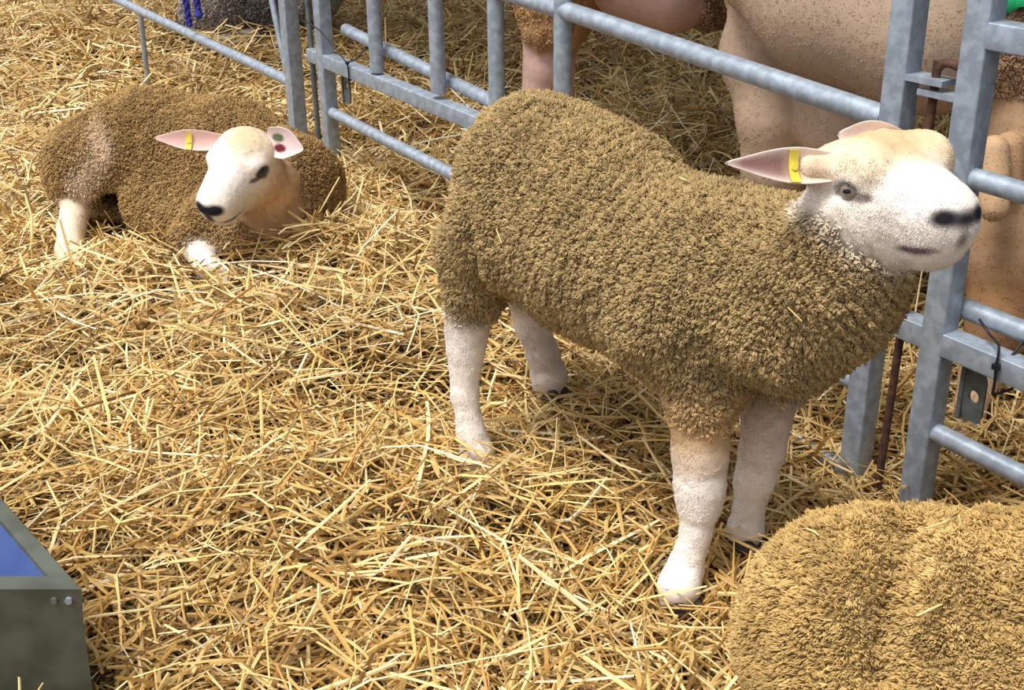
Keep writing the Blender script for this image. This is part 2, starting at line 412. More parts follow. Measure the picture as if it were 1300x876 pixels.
def ear(root, base, tip, width, face, cup=.35, bend=.0, inner=lin(225, 190, 185), outer=lin(232, 212, 196), tag_at=None, blot=None, name='ear', u0r=.28, pw=.62, root_col=None):
    base, tip = np.asarray(base, float), np.asarray(tip, float); d = tip - base; L = np.linalg.norm(d); d /= L
    f = np.asarray(face, float); f = nrm(f - d * (f @ d)); sdir = np.cross(d, f); nu, nv = 34, 20
    tipw = lambda u: max(0.02, 1 - ((u - u0r) / (1 - u0r)) ** 2) ** pw if u > u0r else 1.0
    def pt(u, v, off=0.0):
        wprof = width * (tipw(u) * (.80 + .38 * math.sin(math.pi * min(1, u * 1.15)) - .10 * u))
        th = v * cup * math.pi * (1 - .55 * u)
        c = base + d * L * u + f * bend * math.sin(math.pi * u)
        rr = wprof / max(math.sin(cup * math.pi * (1 - .55 * u)), .2)
        return c + sdir * rr * math.sin(th) * 1.0 + f * (rr * (1 - math.cos(th)) * .8 + off)
    V = []; C = []; F = []
    for side in (0, 1):
        for i in range(nu + 1):
            for j in range(nv + 1):
                u = i / nu; v = j / nv * 2 - 1; thick = .0035 * (1 - abs(v) ** 4 * .8) * (1 - .6 * u)
                V.append(pt(u, v, thick if side == 0 else -thick))
                if side == 0:
                    e = min(1, abs(v) ** 3 + max(0, u - .85) * 4); ic = np.array(inner)
                    if root_col is not None: h_ = min(1, max(0, (u - .30) / .22)); ic = ic * h_ + np.array(root_col) * (1 - h_)
                    c = ic * (1 - e) + np.array(outer) * e
                    if blot is not None:
                        for (bu, bv, br, bc) in blot:
                            q = math.hypot((u - bu) * 1.6, (v - bv)) / br; w_ = max(0, min(1, (1 - q) * 3)); c = c * (1 - w_) + np.array(bc) * w_
                else: c = np.array(outer)
                C.append(c)
    n = (nu + 1) * (nv + 1)
    for i in range(nu):
        for j in range(nv):
            a = i * (nv + 1) + j; q = [a, a + 1, a + nv + 2, a + nv + 1]; F.append(q); F.append([n + k for k in q[::-1]])
    for i in range(nu):
        for j in (0, nv):
            a = i * (nv + 1) + j; q = [a, a + nv + 1, n + a + nv + 1, n + a]; F.append(q if j == 0 else q[::-1])
    for j in range(nv):
        a = nu * (nv + 1) + j; F.append([a, a + 1, n + a + 1, n + a][::-1])
    e = new_mesh(name, V, [np.array(F)], M['ear'], root, True, np.array(C))
    if tag_at is not None:                         # flexible tag folded over the ear's upper edge
        u0, v0, v1, wl = tag_at; m = MB(); pts = []
        vs = np.linspace(v0, v1, 9)
        for sgn in (1, -1):
            for v in (vs if sgn == 1 else vs[::-1]):
                pts.append((pt(u0, v, sgn * .0065), sgn))
        V = []; Fq = []
        for p_, sg in pts:
            for k in (-1, 1):
                for o_ in (0, .0018): V.append(p_ + d * wl * k + f * sg * o_)
        for i in range(len(pts) - 1):
            a, b = i * 4, i * 4 + 4
            for x, y in ((0, 1), (1, 3), (3, 2), (2, 0)): Fq.append([a + x, a + y, b + y, b + x])
        m.add(V, [np.array(Fq)]); t = m.build('ear_tag', M['yellow_plastic'], e)
        b = MB(); pm = pt(u0, (v0 + v1) / 2, .008); b.tube([pm, pm + f * .003], .0045, 12); b.build('tag_stud', M['yellow_plastic'], t)
    return e
def hoof(root, p, fwd, s=1.0, name='hoof'):
    fwd = nrm(fwd); r = np.cross(fwd, [0, 0, 1]); B = Body()
    for y in (-1, 1):
        B.ell(np.asarray(p) + r * y * .015 * s + fwd * .012 * s + np.array([0, 0, .016 * s]), np.array([.034, .014, .024]) * s, [fwd, r, [0, 0, 1]], DARK, 0, .003)
    B.ell(np.asarray(p) + np.array([0, 0, -.035 * s]), np.array([.08, .08, .035]) * s, I3, DARK, 0, .004, cut=True)
    a = np.asarray(p); V, Q = B.nets(a - .07, a + .08, .004)
    new_mesh(name, V, [Q], M['hoof'], root)

# ------------------------------------------------------------------ the ground
MOUNDS = [  # x, y, radius x, radius y, height
 (*G(375, 345)[:2], .22, .12, .05), (*G(200, 345)[:2], .14, .07, .02), (*G(500, 250)[:2], .30, .2, .07), (*G(20, 300)[:2], .2, .4, .05),
 (*G(430, 430)[:2], .28, .15, .05), (*G(90, 500)[:2], .16, .14, -.05), (*G(560, 500)[:2], .14, .10, -.05), (*G(330, 560)[:2], .12, .08, -.04),
 (*G(700, 640)[:2], .25, .12, .03), (*G(250, 660)[:2], .2, .1, .035), (*G(480, 180)[:2], .4, .3, .10), (*G(120, 60)[:2], 1.4, .7, .12),
 (*G(770, 180)[:2], .5, .4, .05), (*G(1040, 610)[:2], .16, .13, -.07), (*G(1250, 560)[:2], .3, .2, .0)]
def hgt(x, y):
    x = np.asarray(x, float); y = np.asarray(y, float); z = np.zeros_like(x)
    for (mx, my, rx, ry, h) in MOUNDS: z = z + h * np.exp(-((x - mx) / rx) ** 2 - ((y - my) / ry) ** 2)
    p = np.stack([x.ravel(), y.ravel(), np.zeros(x.size)], 1)
    z = z + (.026 * noise(p, .28) + .018 * noise(p, .11)).reshape(x.shape) - .03
    return z
xs = np.linspace(-6.5, 6.5, 261); ys = np.linspace(-.6, 12, 253)
X, Y = np.meshgrid(xs, ys, indexing='ij'); Z = hgt(X, Y) - .045
V = np.stack([X.ravel(), Y.ravel(), Z.ravel()], 1); n1, n2 = X.shape
ii, jj = np.meshgrid(range(n1 - 1), range(n2 - 1), indexing='ij'); a = (ii * n2 + jj).ravel()
floor = new_mesh('floor', V, [np.stack([a, a + n2, a + n2 + 1, a + 1], 1)], M['floor']); floor['kind'] = 'structure'

# ------------------------------------------------------------------ pen hurdles
A3 = np.array([0.735, 1.895, 0.]); B3 = G(413, 235, 0.0); B3 = np.array([-.655, 3.91, 0.])
FD = nrm(B3 - A3); FN = np.array([FD[1], -FD[0], 0.]); FN = FN if FN[1] < 0 else -FN   # FD points left and away; FN faces the pen
UP = np.array([0, 0, 1.])
def fp(t, z, off=0.0): return A3 + FD * t + FN * off + UP * z
def on_fence(px, py, off=0.0):          # t and z where a pixel's ray meets the fence plane
    r = _F * FPX + _R * (px - CX) + _D * (py - CY); n = FN; o = A3 + FN * off
    p = CAM + r * (((o - CAM) @ n) / (r @ n)); return float((p - A3) @ FD), float(p[2])

def hurdle(name, label): return thing(name, (0, 0, 0), label, 'hurdle', None)
def place(o, p): o.location = [float(c) for c in p]
S = .0225                                   # half side of the square posts
def post(mb, t, z0, z1, lean=0.0, s=S):
    mb.box(fp(t, (z0 + z1) / 2), FD * s, FN * s, UP * (z1 - z0) / 2, .004)
def rail(root, pts, r=.0185, name='rail', m='galv', off=0.0):
    mb = MB(); mb.tube([fp(t, z, off) for t, z in pts], r, 18); return mb.build(name, M[m], root)
def boxrail(root, a, b, s=.0215, name='box_rail'):
    a_, b_ = fp(*a), fp(*b); d = nrm(b_ - a_); u = np.cross(d, FN); u = nrm(u); mb = MB()
    mb.box((a_ + b_) / 2, u * s, FN * s, d * np.linalg.norm(b_ - a_) / 2, .003); return mb.build(name, M['galv'], root)
def lug(root, t, z, w=.018, h=.045, off=0.0):
    """hanging flat plate with a hole, beside a thin vertical strap"""
    mb = MB(); n = 16; c = fp(t, z, off); V = []; F = []
    sq = []
    for k in range(n):
        a = 2 * math.pi * (k + .5) / n; x, y = math.cos(a), math.sin(a); q = max(abs(x), abs(y)); sq.append((x / q * w, y / q * h))
    for sgn in (1, -1):
        for (x, y) in sq: V.append(c + FD * x + UP * y + FN * .003 * sgn)
        for k in range(n):
            a = 2 * math.pi * (k + .5) / n; V.append(c + FD * math.cos(a) * .010 + UP * math.sin(a) * .012 + FN * .003 * sgn)
    for k in range(n):
        k2 = (k + 1) % n
        F += [[k, k2, n + k2, n + k], [2 * n + k2, 2 * n + k, 3 * n + k, 3 * n + k2], [k2, k, 2 * n + k, 2 * n + k2], [n + k, n + k2, 3 * n + k2, 3 * n + k]]
    mb.add(V, [np.array(F)]); mb.box(c + FD * (w + .004), FD * .004, FN * .007, UP * h * 1.05)
    return mb.build('lug_plate', M['steel_dark'], root, smooth=False)

ZT = .93
h1 = hurdle('hurdle', 'galvanised steel hurdle behind the standing sheep, with upright tubes above its box rail'); place(h1, fp(1.2, 0))
mb = MB(); post(mb, .122, -.10, ZT); mb.build('post', M['galv'], h1)
mb = MB(); post(mb, 2.335, -.10, ZT + .06); mb.build('post', M['galv'], h1)
boxrail(h1, (2.43, .440), (.145, .375))
(ta, za), (tb_, zb2) = on_fence(430, 33, -.045), on_fence(615, 124, -.045); sl = (zb2 - za) / (tb_ - ta)
rail(h1, [(2.27, za + sl * (2.27 - ta)), (.145, za + sl * (.145 - ta))], .0185, 'rear_rail', off=-.045)
rail(h1, [(2.32, .268), (.145, .170)], .018)
rail(h1, [(2.32, .04), (.30, -.022), (.145, -.024)], .018)
rail(h1, [(2.32, .80), (1.40, .768), (1.02, .747), (.145, .681)], .0215, 'upper_rail')
rail(h1, [(2.32, .985), (.145, .92)], .020, 'top_rail')
for t, z in ((1.990, .455), (1.640, .455), (1.352, .452), (1.074, .445)):
    rail(h1, [(t, z), (t, .985)], .0215, 'upright_tube')
lug(h1, 2.215, .372, .020, .055, -.01)
mb = MB(); mb.box(fp(.075, .762, .0), FD * .048, FN * .021, UP * .005); mb.build('hinge_plate', M['galv'], h1, smooth=False)

h2 = hurdle('hurdle', 'galvanised steel hurdle on the near side of the rusty pin, with the chewed top of its post by the sheep\'s nose')
h2['label'] = 'galvanised steel hurdle whose post stands behind the standing sheep\'s chin'; place(h2, fp(-.6, 0))
mb = MB(); post(mb, -.020, -.10, ZT + .02); mb.build('post', M['galv'], h2)
boxrail(h2, (.055, .322), (-1.9, .29))
rail(h2, [(-.0, .372), (-1.85, .335)], .0185, 'rear_rail', off=-.044)
rail(h2, [(-.03, .143), (-1.85, .10)], .018)
rail(h2, [(-.03, -.03), (-1.85, -.05)], .018)
rail(h2, [(-.03, .617), (-1.85, .59)], .018)
boxrail(h2, (-.03, .850), (-1.9, .83), name='top_rail')
mb = MB(); post(mb, -1.85, -.10, ZT); mb.build('post', M['galv'], h2)
for t in (-.75, -1.1, -1.45): rail(h2, [(t, .33), (t, .85)], .020, 'upright_tube')
lug(h2, -.098, .235, .020, .048, -.012)
mb = MB(); mb.box(fp(.035, .742, .0), FD * .040, FN * .018, UP * .005); mb.build('hinge_plate', M['galv'], h2, smooth=False)

h3 = hurdle('hurdle', 'galvanised steel hurdle behind the lying sheep, with a long round rail and a diagonal brace'); place(h3, fp(3.6, 0))
mb = MB(); post(mb, 2.590, -.10, ZT + .06, s=.025); mb.build('post', M['galv'], h3)
rail(h3, [(2.60, .312), (2.72, .319), (4.43, .375), (7.2, .47)], .0185)
rail(h3, [(2.60, 1.0), (7.2, 1.0)], .0185, 'top_rail')
tb, zb_ = on_fence(341, -20); rail(h3, [(2.635, .31), (tb, zb_)], .011, 'brace')
rail(h3, [(4.16, .37), (4.18, .02)], .012, 'strut')
mb = MB(); post(mb, 7.2, -.10, ZT + .06); mb.build('post', M['galv'], h3)

# pins that join the hurdles
p0 = fp(.052, .80)
mb = MB(); hx = nrm(-FD * .9 - FN * .1)
mb.tube(catmull([fp(.06, -.03, .006), fp(.058, .2, .003), fp(.055, .45), fp(.055, .765), fp(.052, .782), fp(.038, .793), fp(.010, .790), fp(-.012, .778, -.012)], 8), .0075, 12)
o = mb.build('hinge_pin', M['rust'], loc=p0); tag(o, 'rusty iron drop pin with a hooked top, hanging between two posts beside the sheep\'s chin', 'pin')
p0 = fp(2.44, .6); mb = MB()
mb.tube(catmull([fp(2.43, -.02), fp(2.435, .4), fp(2.44, .9), fp(2.44, .96), fp(2.40, .97)], 8), .0095, 12)
o = mb.build('hinge_pin', M['steel_dark'], loc=p0); tag(o, 'grey steel drop pin between the two posts behind the lying sheep', 'pin')

def cable_tie(t, zb, label, tail, off=-.02):
    """loop round box rail and the tube behind it, with its tail"""
    r = .027; c = fp(t, zb, 0); ring = []
    for (u, w) in ((.026, -.026), (.026, .0), (.026, .026), (0, .035), (-.03, .062), (-.055, .076), (-.068, .06), (-.066, .03), (-.03, -.02), (0, -.027)):
        ring.append(c + FN * u + UP * w + FD * .004 * math.sin(u * 80))
    path = catmull(ring + [ring[0]], 5); mb = MB(); mb.tube(path, .0026, 8)
    mb.box(ring[2] + FN * .003, FD * .006, FN * .004, UP * .005)
    o = mb.build('cable_tie', M['black_plastic'], loc=c)
    m2 = MB(); m2.tube(catmull([ring[2] + FN * .004] + tail, 6), .0024, 8); m2.build('tail', M['black_plastic'], o)
    tag(o, label, 'cable tie', None); return o
t1, z1 = on_fence(452, 78); t1b, z1b = on_fence(394, 24)
cable_tie(t1, .437, 'black cable tie knotted round the box rail behind the lying sheep', [fp((t1 + t1b) / 2, (z1 + z1b) / 2 + .03, .04), fp(t1b, z1b, .03)])
t2, z2 = on_fence(1281, 458); t2b, z2b = on_fence(1243, 407)
cable_tie(t2, .30, 'black cable tie knotted round the box rail of the hurdle below the sheep\'s chin', [fp(*on_fence(1268, 440, .02), .02), fp(*on_fence(1256, 424, -.005), -.005), fp(*on_fence(1243, 405, -.01), -.01)])

# blue rope hanging over the far rail
t3, z3 = on_fence(250, 32); t4, z4 = on_fence(262, 18)
mb = MB(); c0 = fp(t3, z3 + .2)
def twist(path, r, n=3):
    path = catmull(path, 10)
    for k in range(n):
        q = []
        for i, p in enumerate(path):
            a = i * .7 + 2 * math.pi * k / n; q.append(p + FD * math.cos(a) * r * .6 + FN * math.sin(a) * r * .6)
        mb.tube(q, r * .62, 7)
twist([fp(t3, z3, .03), fp(t3 + .01, z3 + .08, .03), fp(t3 + .015, z3 + .25, .03), fp(t3 + .0, .99, .03), fp(t3 - .03, 1.03, .0)], .011)
twist([fp(t4, z4, .03), fp(t4 + .008, z4 + .08, .03), fp(t4 - .01, z4 + .2, .03), fp(t4 - .01, .99, .03), fp(t4 - .0, 1.03, .0)], .011)
kb = []; 
mb.tube([fp(t4, z4 - .015, .03), fp(t4, z4, .03), fp(t4, z4 + .02, .03)], [.008, .018, .010], 10)
o = mb.build('rope', M['blue_rope'], loc=c0); tag(o, 'blue rope with a knotted end hanging over the hurdle behind the lying sheep', 'rope')

# unseen slab added above the picture to shade the neighbouring pens: its edge runs beside the hurdles
ra, rb = fp(-3.2, 2.5, -.55) - [.75, .45, 0], fp(7.0, 2.5, -.55) - [.75, .45, 0]; mb = MB()
V = []; nx = 120
for i in range(nx + 1):
    p = ra + (rb - ra) * i / nx; h = .03 * math.sin(i * 1.9)
    for q, zz in ((p, 0), (p - FN * 7.5, .5)): V += [q + UP * (zz + h), q + UP * (zz + h + .02)]
F = []
for i in range(nx): a = i * 4; F += [[a, a + 4, a + 6, a + 2], [a + 1, a + 3, a + 7, a + 5], [a, a + 1, a + 5, a + 4], [a + 2, a + 6, a + 7, a + 3]]
mb.add(V, [np.array(F)]); o = mb.build('added_shade_roof', M['steel_dark'], smooth=False); o['kind'] = 'structure'

# ------------------------------------------------------------------ the animals
def nat(B, root): return root
# --- standing sheep
O = np.array([.175, 1.905, 0.]); f = nrm([.66, -.75, 0]); r = np.array([f[1], -f[0], 0.]); ax = np.array([f, r, UP])
T3 = lambda a, b, c: O + f * a + r * b + UP * c
st = thing('sheep', (O[0], O[1], 0), 'standing sheep with clipped brown fleece and white face, chin raised against the hurdle post', 'sheep')
B = Body()
B.ell(T3(.01, 0, .480), [.31, .162, .165], ax, WOOL, 1, .06)
B.ell(T3(-.215, -.02, .545), [.150, .158, .170], ax, WOOL, 1, .05)
B.ell(T3(-.08, -.03, .545), [.18, .145, .150], ax, WOOL, 1, .06)
B.ell(T3(.20, 0, .475), [.19, .148, .160], ax, WOOL, 1, .06)
B.cone(P(1005, 400, 1.60), P(1040, 385, 1.57), .115, .095, WOOL, 1, .05)
HC = P(1117, 237, 1.54)
B.cone(T3(.26, 0, .52), P(1075, 320, 1.555), .125, .080, WOOL, 1, .05)
B.cone(P(1060, 360, 1.57), P(1090, 310, 1.55), .090, .070, WOOL, 1, .04)
B.cone(P(1038, 335, 1.55), P(1056, 278, 1.525), .085, .050, WOOL, 1, .03)
B.cone(P(1060, 350, 1.54), P(1098, 330, 1.52), .070, .034, WOOL, 1, .03)
B.cone(P(1090, 300, 1.56), P(1110, 262, 1.55), .066, .066, CREAM, 0, .02)
# hind legs
B.chain([T3(-.215, .055, .47), P(615, 320, 2.06), P(605, 362, 2.05), P(594, 405, 2.055), P(592, 440, 2.05)], [.125, .090, .062, .040, .035], [WOOL, WOOL, WOOL, WHITE], [1, 1, .9, 0], .016)
B.chain([P(592, 425, 2.05), P(590, 500, 2.035), P(598, 548, 2.02), P(606, 575, 2.01), P(610, 596, 2.0)], [.038, .025, .026, .031, .026], WHITE, 0, .012)
B.chain([T3(-.22, -.08, .46), P(655, 320, 2.27), P(666, 365, 2.27)], [.11, .075, .045], [WOOL, WOOL], 1, .035)
B.chain([P(666, 365, 2.27), P(676, 412, 2.28), P(690, 450, 2.285), P(697, 478, 2.29), P(698, 498, 2.29)], [.044, .034, .032, .036, .03], [WHITE, lin(215, 205, 200), lin(205, 195, 190), WHITE], 0, .015)
# forelegs
B.chain([T3(.20, .06, .44), P(892, 450, 1.69), P(892, 505, 1.665)], [.115, .085, .056], [WOOL, WOOL], 1, .03)
B.chain([P(890, 505, 1.665), P(889, 575, 1.655), P(889, 620, 1.645)], [.053, .043, .040], [TAN, WHITE], [.35, 0], .012)
B.chain([P(889, 615, 1.645), P(888, 640, 1.64), P(884, 675, 1.63), P(870, 722, 1.62), P(862, 745, 1.60), P(858, 762, 1.595)], [.040, .034, .024, .029, .034, .028], WHITE, 0, .01)
B.chain([T3(.22, -.05, .44), P(985, 455, 1.76), P(980, 492, 1.76)], [.10, .07, .050], WOOL, 1, .03)
B.chain([P(978, 500, 1.755), P(968, 572, 1.75), P(958, 610, 1.745), P(951, 645, 1.74), P(947, 672, 1.735), P(945, 690, 1.73)], [.046, .037, .033, .025, .031, .027], [lin(215, 200, 192), WHITE, WHITE, lin(220, 212, 205), WHITE], 0, .01)
Fh = nrm([.36, -.91, .22]); HS = 1.16; HA = (.77, 1.12, .93)
Th, hax = add_head(B, HC, Fh, up=(-.05, .12, 1), s=HS, an=HA)
B.paint.append((Th(.02, 0, .075), np.array([.09, .045, .05]) * HS, hax, lin(205, 182, 142), 1.0, 0))
B.ell(Th(.030, -.040, .034), np.array([.036, .030, .030]) * HS, hax, CREAM, 0, .02)
B.ell(Th(.030, .036, .034), np.array([.036, .030, .028]) * HS, hax, CREAM, 0, .02)
B.paint.append((Th(-.02, .05, -.01), np.array([.05, .04, .05]) * HS, hax, WHITE, .8, 0))
B.paint.append((P(846, 462, 1.79), np.array([.02, .03, .015]), I3, lin(225, 205, 170), .8, .4))
B.paint.append((P(655, 375, 2.1), np.array([.05, .05, .03]), I3, lin(225, 190, 150), .8, .3))
B.cone(Th(-.012, .045, .030), P(1024, 213, 1.505), .034, .019, lin(230, 205, 176), 0, .02)
B.cone(Th(-.020, -.040, .035), P(1120, 178, 1.615), .030, .018, CREAM, 0, .02)
c_neck = P(1060, 370, 1.55)
def wr(V):
    d = np.linalg.norm((V - c_neck) / np.array([.15, .15, .14]), axis=1); w = np.clip((1.25 - d) * 2, 0, 1)
    u = (V @ nrm([.75, -.30, .50])); w2 = np.clip(1.2 - np.linalg.norm((V - P(830, 300, 1.85)) / .24, axis=1), 0, 1); u2 = V @ nrm([.7, -.6, -.25])
    cr_ = np.exp(-((V - P(652, 300, 2.06)) @ nrm([.8, -.45, .1]) / .016) ** 2) * np.clip(1 - np.abs(V[:, 2] - .46) / .13, 0, 1) * (np.linalg.norm(V - P(652, 300, 2.02), axis=1) < .17)
    return w * .0042 * np.sin(u * 420 + 5 * noise(V, .06)) + w2 * .0035 * np.sin(u2 * 260 + 4 * noise(V, .09)) - .020 * cr_
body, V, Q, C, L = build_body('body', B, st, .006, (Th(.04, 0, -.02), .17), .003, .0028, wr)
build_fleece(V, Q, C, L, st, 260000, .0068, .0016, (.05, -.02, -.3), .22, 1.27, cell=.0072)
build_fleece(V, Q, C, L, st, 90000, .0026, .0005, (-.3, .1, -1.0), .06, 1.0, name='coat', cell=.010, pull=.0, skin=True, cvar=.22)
add_eyes(Th, hax, st, HS)
ear(st, P(1062, 214, 1.51), P(921, 207, 1.47), .0215, P(980, 150, 1.2) - P(985, 212, 1.49), .36, .0, lin(138, 104, 98), lin(240, 222, 212), (.42, -.95, .75, .0065), root_col=lin(228, 200, 168))
ear(st, P(1138, 180, 1.62), P(1064, 171, 1.62), .0235, P(1100, 210, 1.2) - P(1100, 170, 1.6), .40, .0, lin(225, 200, 200), lin(238, 225, 215), u0r=.55, pw=.5)
hoof(st, P(611, 592, 2.0) * [1, 1, 0] + [0, 0, -.03], f); hoof(st, P(860, 764, 1.59) * [1, 1, 0] + [0, 0, -.038], f)
hoof(st, P(945, 692, 1.725) * [1, 1, 0] + [0, 0, -.014], f); hoof(st, P(698, 495, 2.285) * [1, 1, 0] + [0, 0, .0], f)

# --- lying sheep
ls = thing('sheep', (*G(250, 280)[:2], 0), 'sheep with brown fleece lying in the straw, yellow tag in one ear', 'sheep')
B = Body(); WL = lin(152, 124, 82)
B.cone(G(122, 212, .20), G(190, 198, .215), .155, .195, WL, 1, .06)
B.cone(G(190, 198, .215), G(290, 208, .21), .195, .185, WL, 1, .06)
B.cone(G(290, 208, .21), G(366, 232, .19), .180, .145, WL, 1, .06)
B.cone(G(230, 240, .15), G(320, 262, .14), .13, .13, WL, 1, .05)
B.cone(P(365, 235, 3.25), P(340, 232, 3.10), .125, .085, WL, .9, .04)
HL = P(311, 204, 3.02); HSl = 1.22
B.cone(P(345, 262, 3.12), P(325, 235, 3.05), .085, .075, lin(205, 172, 138), .1, .03)
B.cone(P(375, 262, 3.2), P(385, 235, 3.3), .10, .11, WL, 1, .05)
# haunch, shank, foot
B.cone(P(108, 190, 3.62), P(100, 225, 3.50), .105, .080, WL, .9, .04)
B.chain([P(132, 188, 3.46), P(112, 222, 3.40), P(98, 256, 3.34)], [.045, .052, .044], [lin(190, 160, 130), lin(200, 172, 145)], [.3, .2], .03)
B.chain([P(98, 256, 3.34), P(90, 290, 3.24), P(88, 318, 3.16), P(94, 338, 3.09)], [.044, .037, .037, .036], lin(226, 208, 186), 0, .015)
B.cone(P(140, 280, 3.25), P(150, 240, 3.4), .04, .05, WL, 1, .04, True)
B.cone(P(262, 285, 3.12), P(240, 302, 3.08), .085, .055, WL, 1, .04); B.cone(P(200, 262, 3.3), P(240, 285, 3.2), .10, .09, WL, 1, .04)
B.cone(P(300, 300, 3.08), P(330, 290, 3.14), .065, .08, lin(165, 138, 100), .8, .04)
B.chain([P(250, 318, 3.05), P(265, 340, 3.0), P(284, 354, 2.98)], [.038, .035, .030], WHITE, 0, .012)
Fl = nrm([-.38, -.84, -.27])
Tl, lax = add_head(B, HL, Fl, up=(.10, 0, 1), s=HSl, cream=lin(230, 212, 186), an=(.90, 1.10, 1.0))
B.paint.append((Tl(.0, -.02, .08), np.array([.06, .05, .03]) * HSl, lax, lin(212, 190, 155), 1., 0))
B.paint.append((Tl(-.02, -.06, -.06), np.array([.07, .05, .06]) * HSl, lax, lin(212, 176, 138), 1., 0))
for px, py, ra, cc in ((118, 165, .045, lin(178, 152, 120)), (128, 192, .050, lin(198, 172, 144)), (112, 218, .055, lin(196, 172, 140)), (100, 242, .05, lin(212, 190, 165))):
    B.paint.append((hit(px, py, B), np.array([ra * .7, ra * 1.6, ra]), I3, cc, 1.3, .56))
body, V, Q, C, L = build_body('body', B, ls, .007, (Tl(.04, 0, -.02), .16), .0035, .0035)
build_fleece(V, Q, C, L, ls, 130000, .0062, .0021, (0, -.1, -.25), .22, 1.2, cell=.0085)
build_fleece(V, Q, C, L, ls, 40000, .0026, .0006, (.2, .3, -1.0), .06, 1.0, name='coat', cell=.010, pull=.0, skin=True, cvar=.22)
add_eyes(Tl, lax, ls, HSl, dark=True)
ear(ls, Tl(-.010, .050, .030) , P(196, 175, 3.02), .024, P(220, 150, 2.4) - P(230, 175, 3.0), .36, .0, lin(215, 178, 172), lin(232, 205, 192), (.50, -.95, .6, .008), u0r=.5)
ear(ls, P(338, 176, 3.02), P(385, 190, 3.0), .036, P(350, 190, 2.4) - P(360, 182, 3.0), .36, .0, lin(232, 206, 206), lin(240, 225, 220), None, u0r=.5, pw=.6, blot=
    [(.30, -.25, .30, lin(95, 115, 80)), (.42, .30, .30, lin(110, 30, 45))])
hoof(ls, P(95, 342, 3.07) * [1, 1, 0] + [0, 0, .0], (-.1, -1, 0))

# --- sheep in front, seen from above
fs = thing('sheep', (*G(1250, 876)[:2], 0), 'fluffy golden brown sheep back with a fold in its fleece, below the hurdle post', 'sheep')
B = Body(); WF = lin(176, 148, 96)
c1, c2, c3 = P(1082, 805, 1.16), P(1240, 822, 1.17), P(1480, 840, 1.08)
B.ell(c1 + [0.01, 0, -.015], [.145, .16, .155], I3, WF, 1, .05)
B.cone(c2, c3, .158, .175, WF, 1, .07)
B.cone(c1 + [.05, 0, -.005], c2, .145, .150, WF, 1, .05)
B.cone(c3, c3 + [.25, .0, .02], .19, .18, WF, 1, .06)
B.cone(c1 - [0, .12, .08], c3 - [0, .12, .05], .12, .15, WF, 1, .05)
B.cone(c3 + [.28, .03, .06], c3 + [.48, .10, .30], .15, .09, WF, 1, .06)
Tf, fax = add_head(B, c3 + [.55, .12, .36], (.8, .4, -.3), s=1.25)
for dx, dy in ((.0, -.16), (.1, .16), (.62, -.15), (.62, .14)):
    B.chain([c1 + [dx, dy * .8, -.06], np.array([c1[0] + dx + .04, c1[1] + dy * 1.2, .07]), np.array([c1[0] + dx + .17, c1[1] + dy * 1.25, .035])], [.10, .05, .035], [WF, WHITE], [1, 0], .03)
vl = [hit(px_, py_, B) for px_, py_ in ((1150, 648), (1146, 672), (1141, 698), (1136, 724), (1131, 750), (1126, 778), (1120, 810), (1115, 850))]
def wf(V):
    d = np.min([np.linalg.norm(V - q, axis=1) for q in vl], 0)
    return .0015 * np.sin(V[:, 0] * 90 + 3 * noise(V, .06)) - .045 * np.exp(-(d / .026) ** 2) + .012 * np.exp(-(np.linalg.norm(V - hit(1080, 740, B), axis=1) / .05) ** 2)
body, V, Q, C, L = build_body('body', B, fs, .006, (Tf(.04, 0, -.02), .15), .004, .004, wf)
C = C * (1 + .16 * noise(V, .07, 2)[:, None] * np.array([.8, 1, 1.4]))
vis = (V[Q].mean(1)[:, 0] < .75)
build_fleece(V, Q, C, L, fs, 300000, .0068, .0012, (-.6, -.25, -.1), .22, 1.25, cell=.0066, aniso=(.6, 1, 1))
add_eyes(Tf, fax, fs, 1.25)
for y in (-1, 1): ear(fs, Tf(-.03, y * .06, .03), Tf(-.06, y * .19, .03), .03, fax[0], .36)

# --- ram behind the hurdles (side on, hindquarters by the near hurdle)
rm = thing('ram', (*G(1180, 420)[:2], 0), 'big close shorn tan ram standing beyond the hurdles behind the standing sheep\'s head', 'ram')
B = Body(); TE = lin(190, 165, 142); TR = lin(184, 152, 120)
B.cone(P(1340, 20, 2.50), P(1190, 0, 2.70), .23, .215, TR, .75, .08)
B.cone(P(1190, 0, 2.70), P(1050, -10, 2.86), .215, .18, TE, .0, .08)
B.cone(P(985, -60, 2.80), P(1060, -5, 2.66), .15, .17, TE, 0, .05)
B.cone(P(1060, -5, 2.66), P(1180, 30, 2.52), .17, .19, TE, .1, .05)
B.chain([P(990, -30, 2.95), P(968, 70, 2.92), P(985, 150, 2.86), P(985, 215, 2.86), P(985, 290, 2.86), G(985, 330, 0)], [.11, .095, .085, .075, .045, .04], TE, 0, .05)
B.chain([P(1080, 60, 2.82), P(1085, 165, 2.74), P(1085, 240, 2.74), P(1080, 320, 2.74), G(1080, 365, -.02)], [.13, .115, .085, .045, .035], TE, 0, .04)
B.chain([P(980, -60, 3.0), P(930, -150, 3.05)], [.15, .11], TE, 0, .05)
B.chain([P(1330, 180, 2.42), P(1290, 320, 2.34), P(1268, 400, 2.28), P(1246, 470, 2.24), P(1222, 545, 2.16), P(1215, 570, 2.14)], [.16, .105, .060, .036, .032, .034], [TR, lin(150, 112, 74), lin(170, 132, 96), lin(205, 176, 145), lin(222, 200, 176)], 0, .04)
B.chain([P(1380, 180, 2.65), P(1350, 330, 2.65), P(1330, 400, 2.62), P(1325, 470, 2.6), G(1320, 500, 0)], [.14, .10, .05, .035, .035], [TR, TR, TAN, TAN], 0, .04)
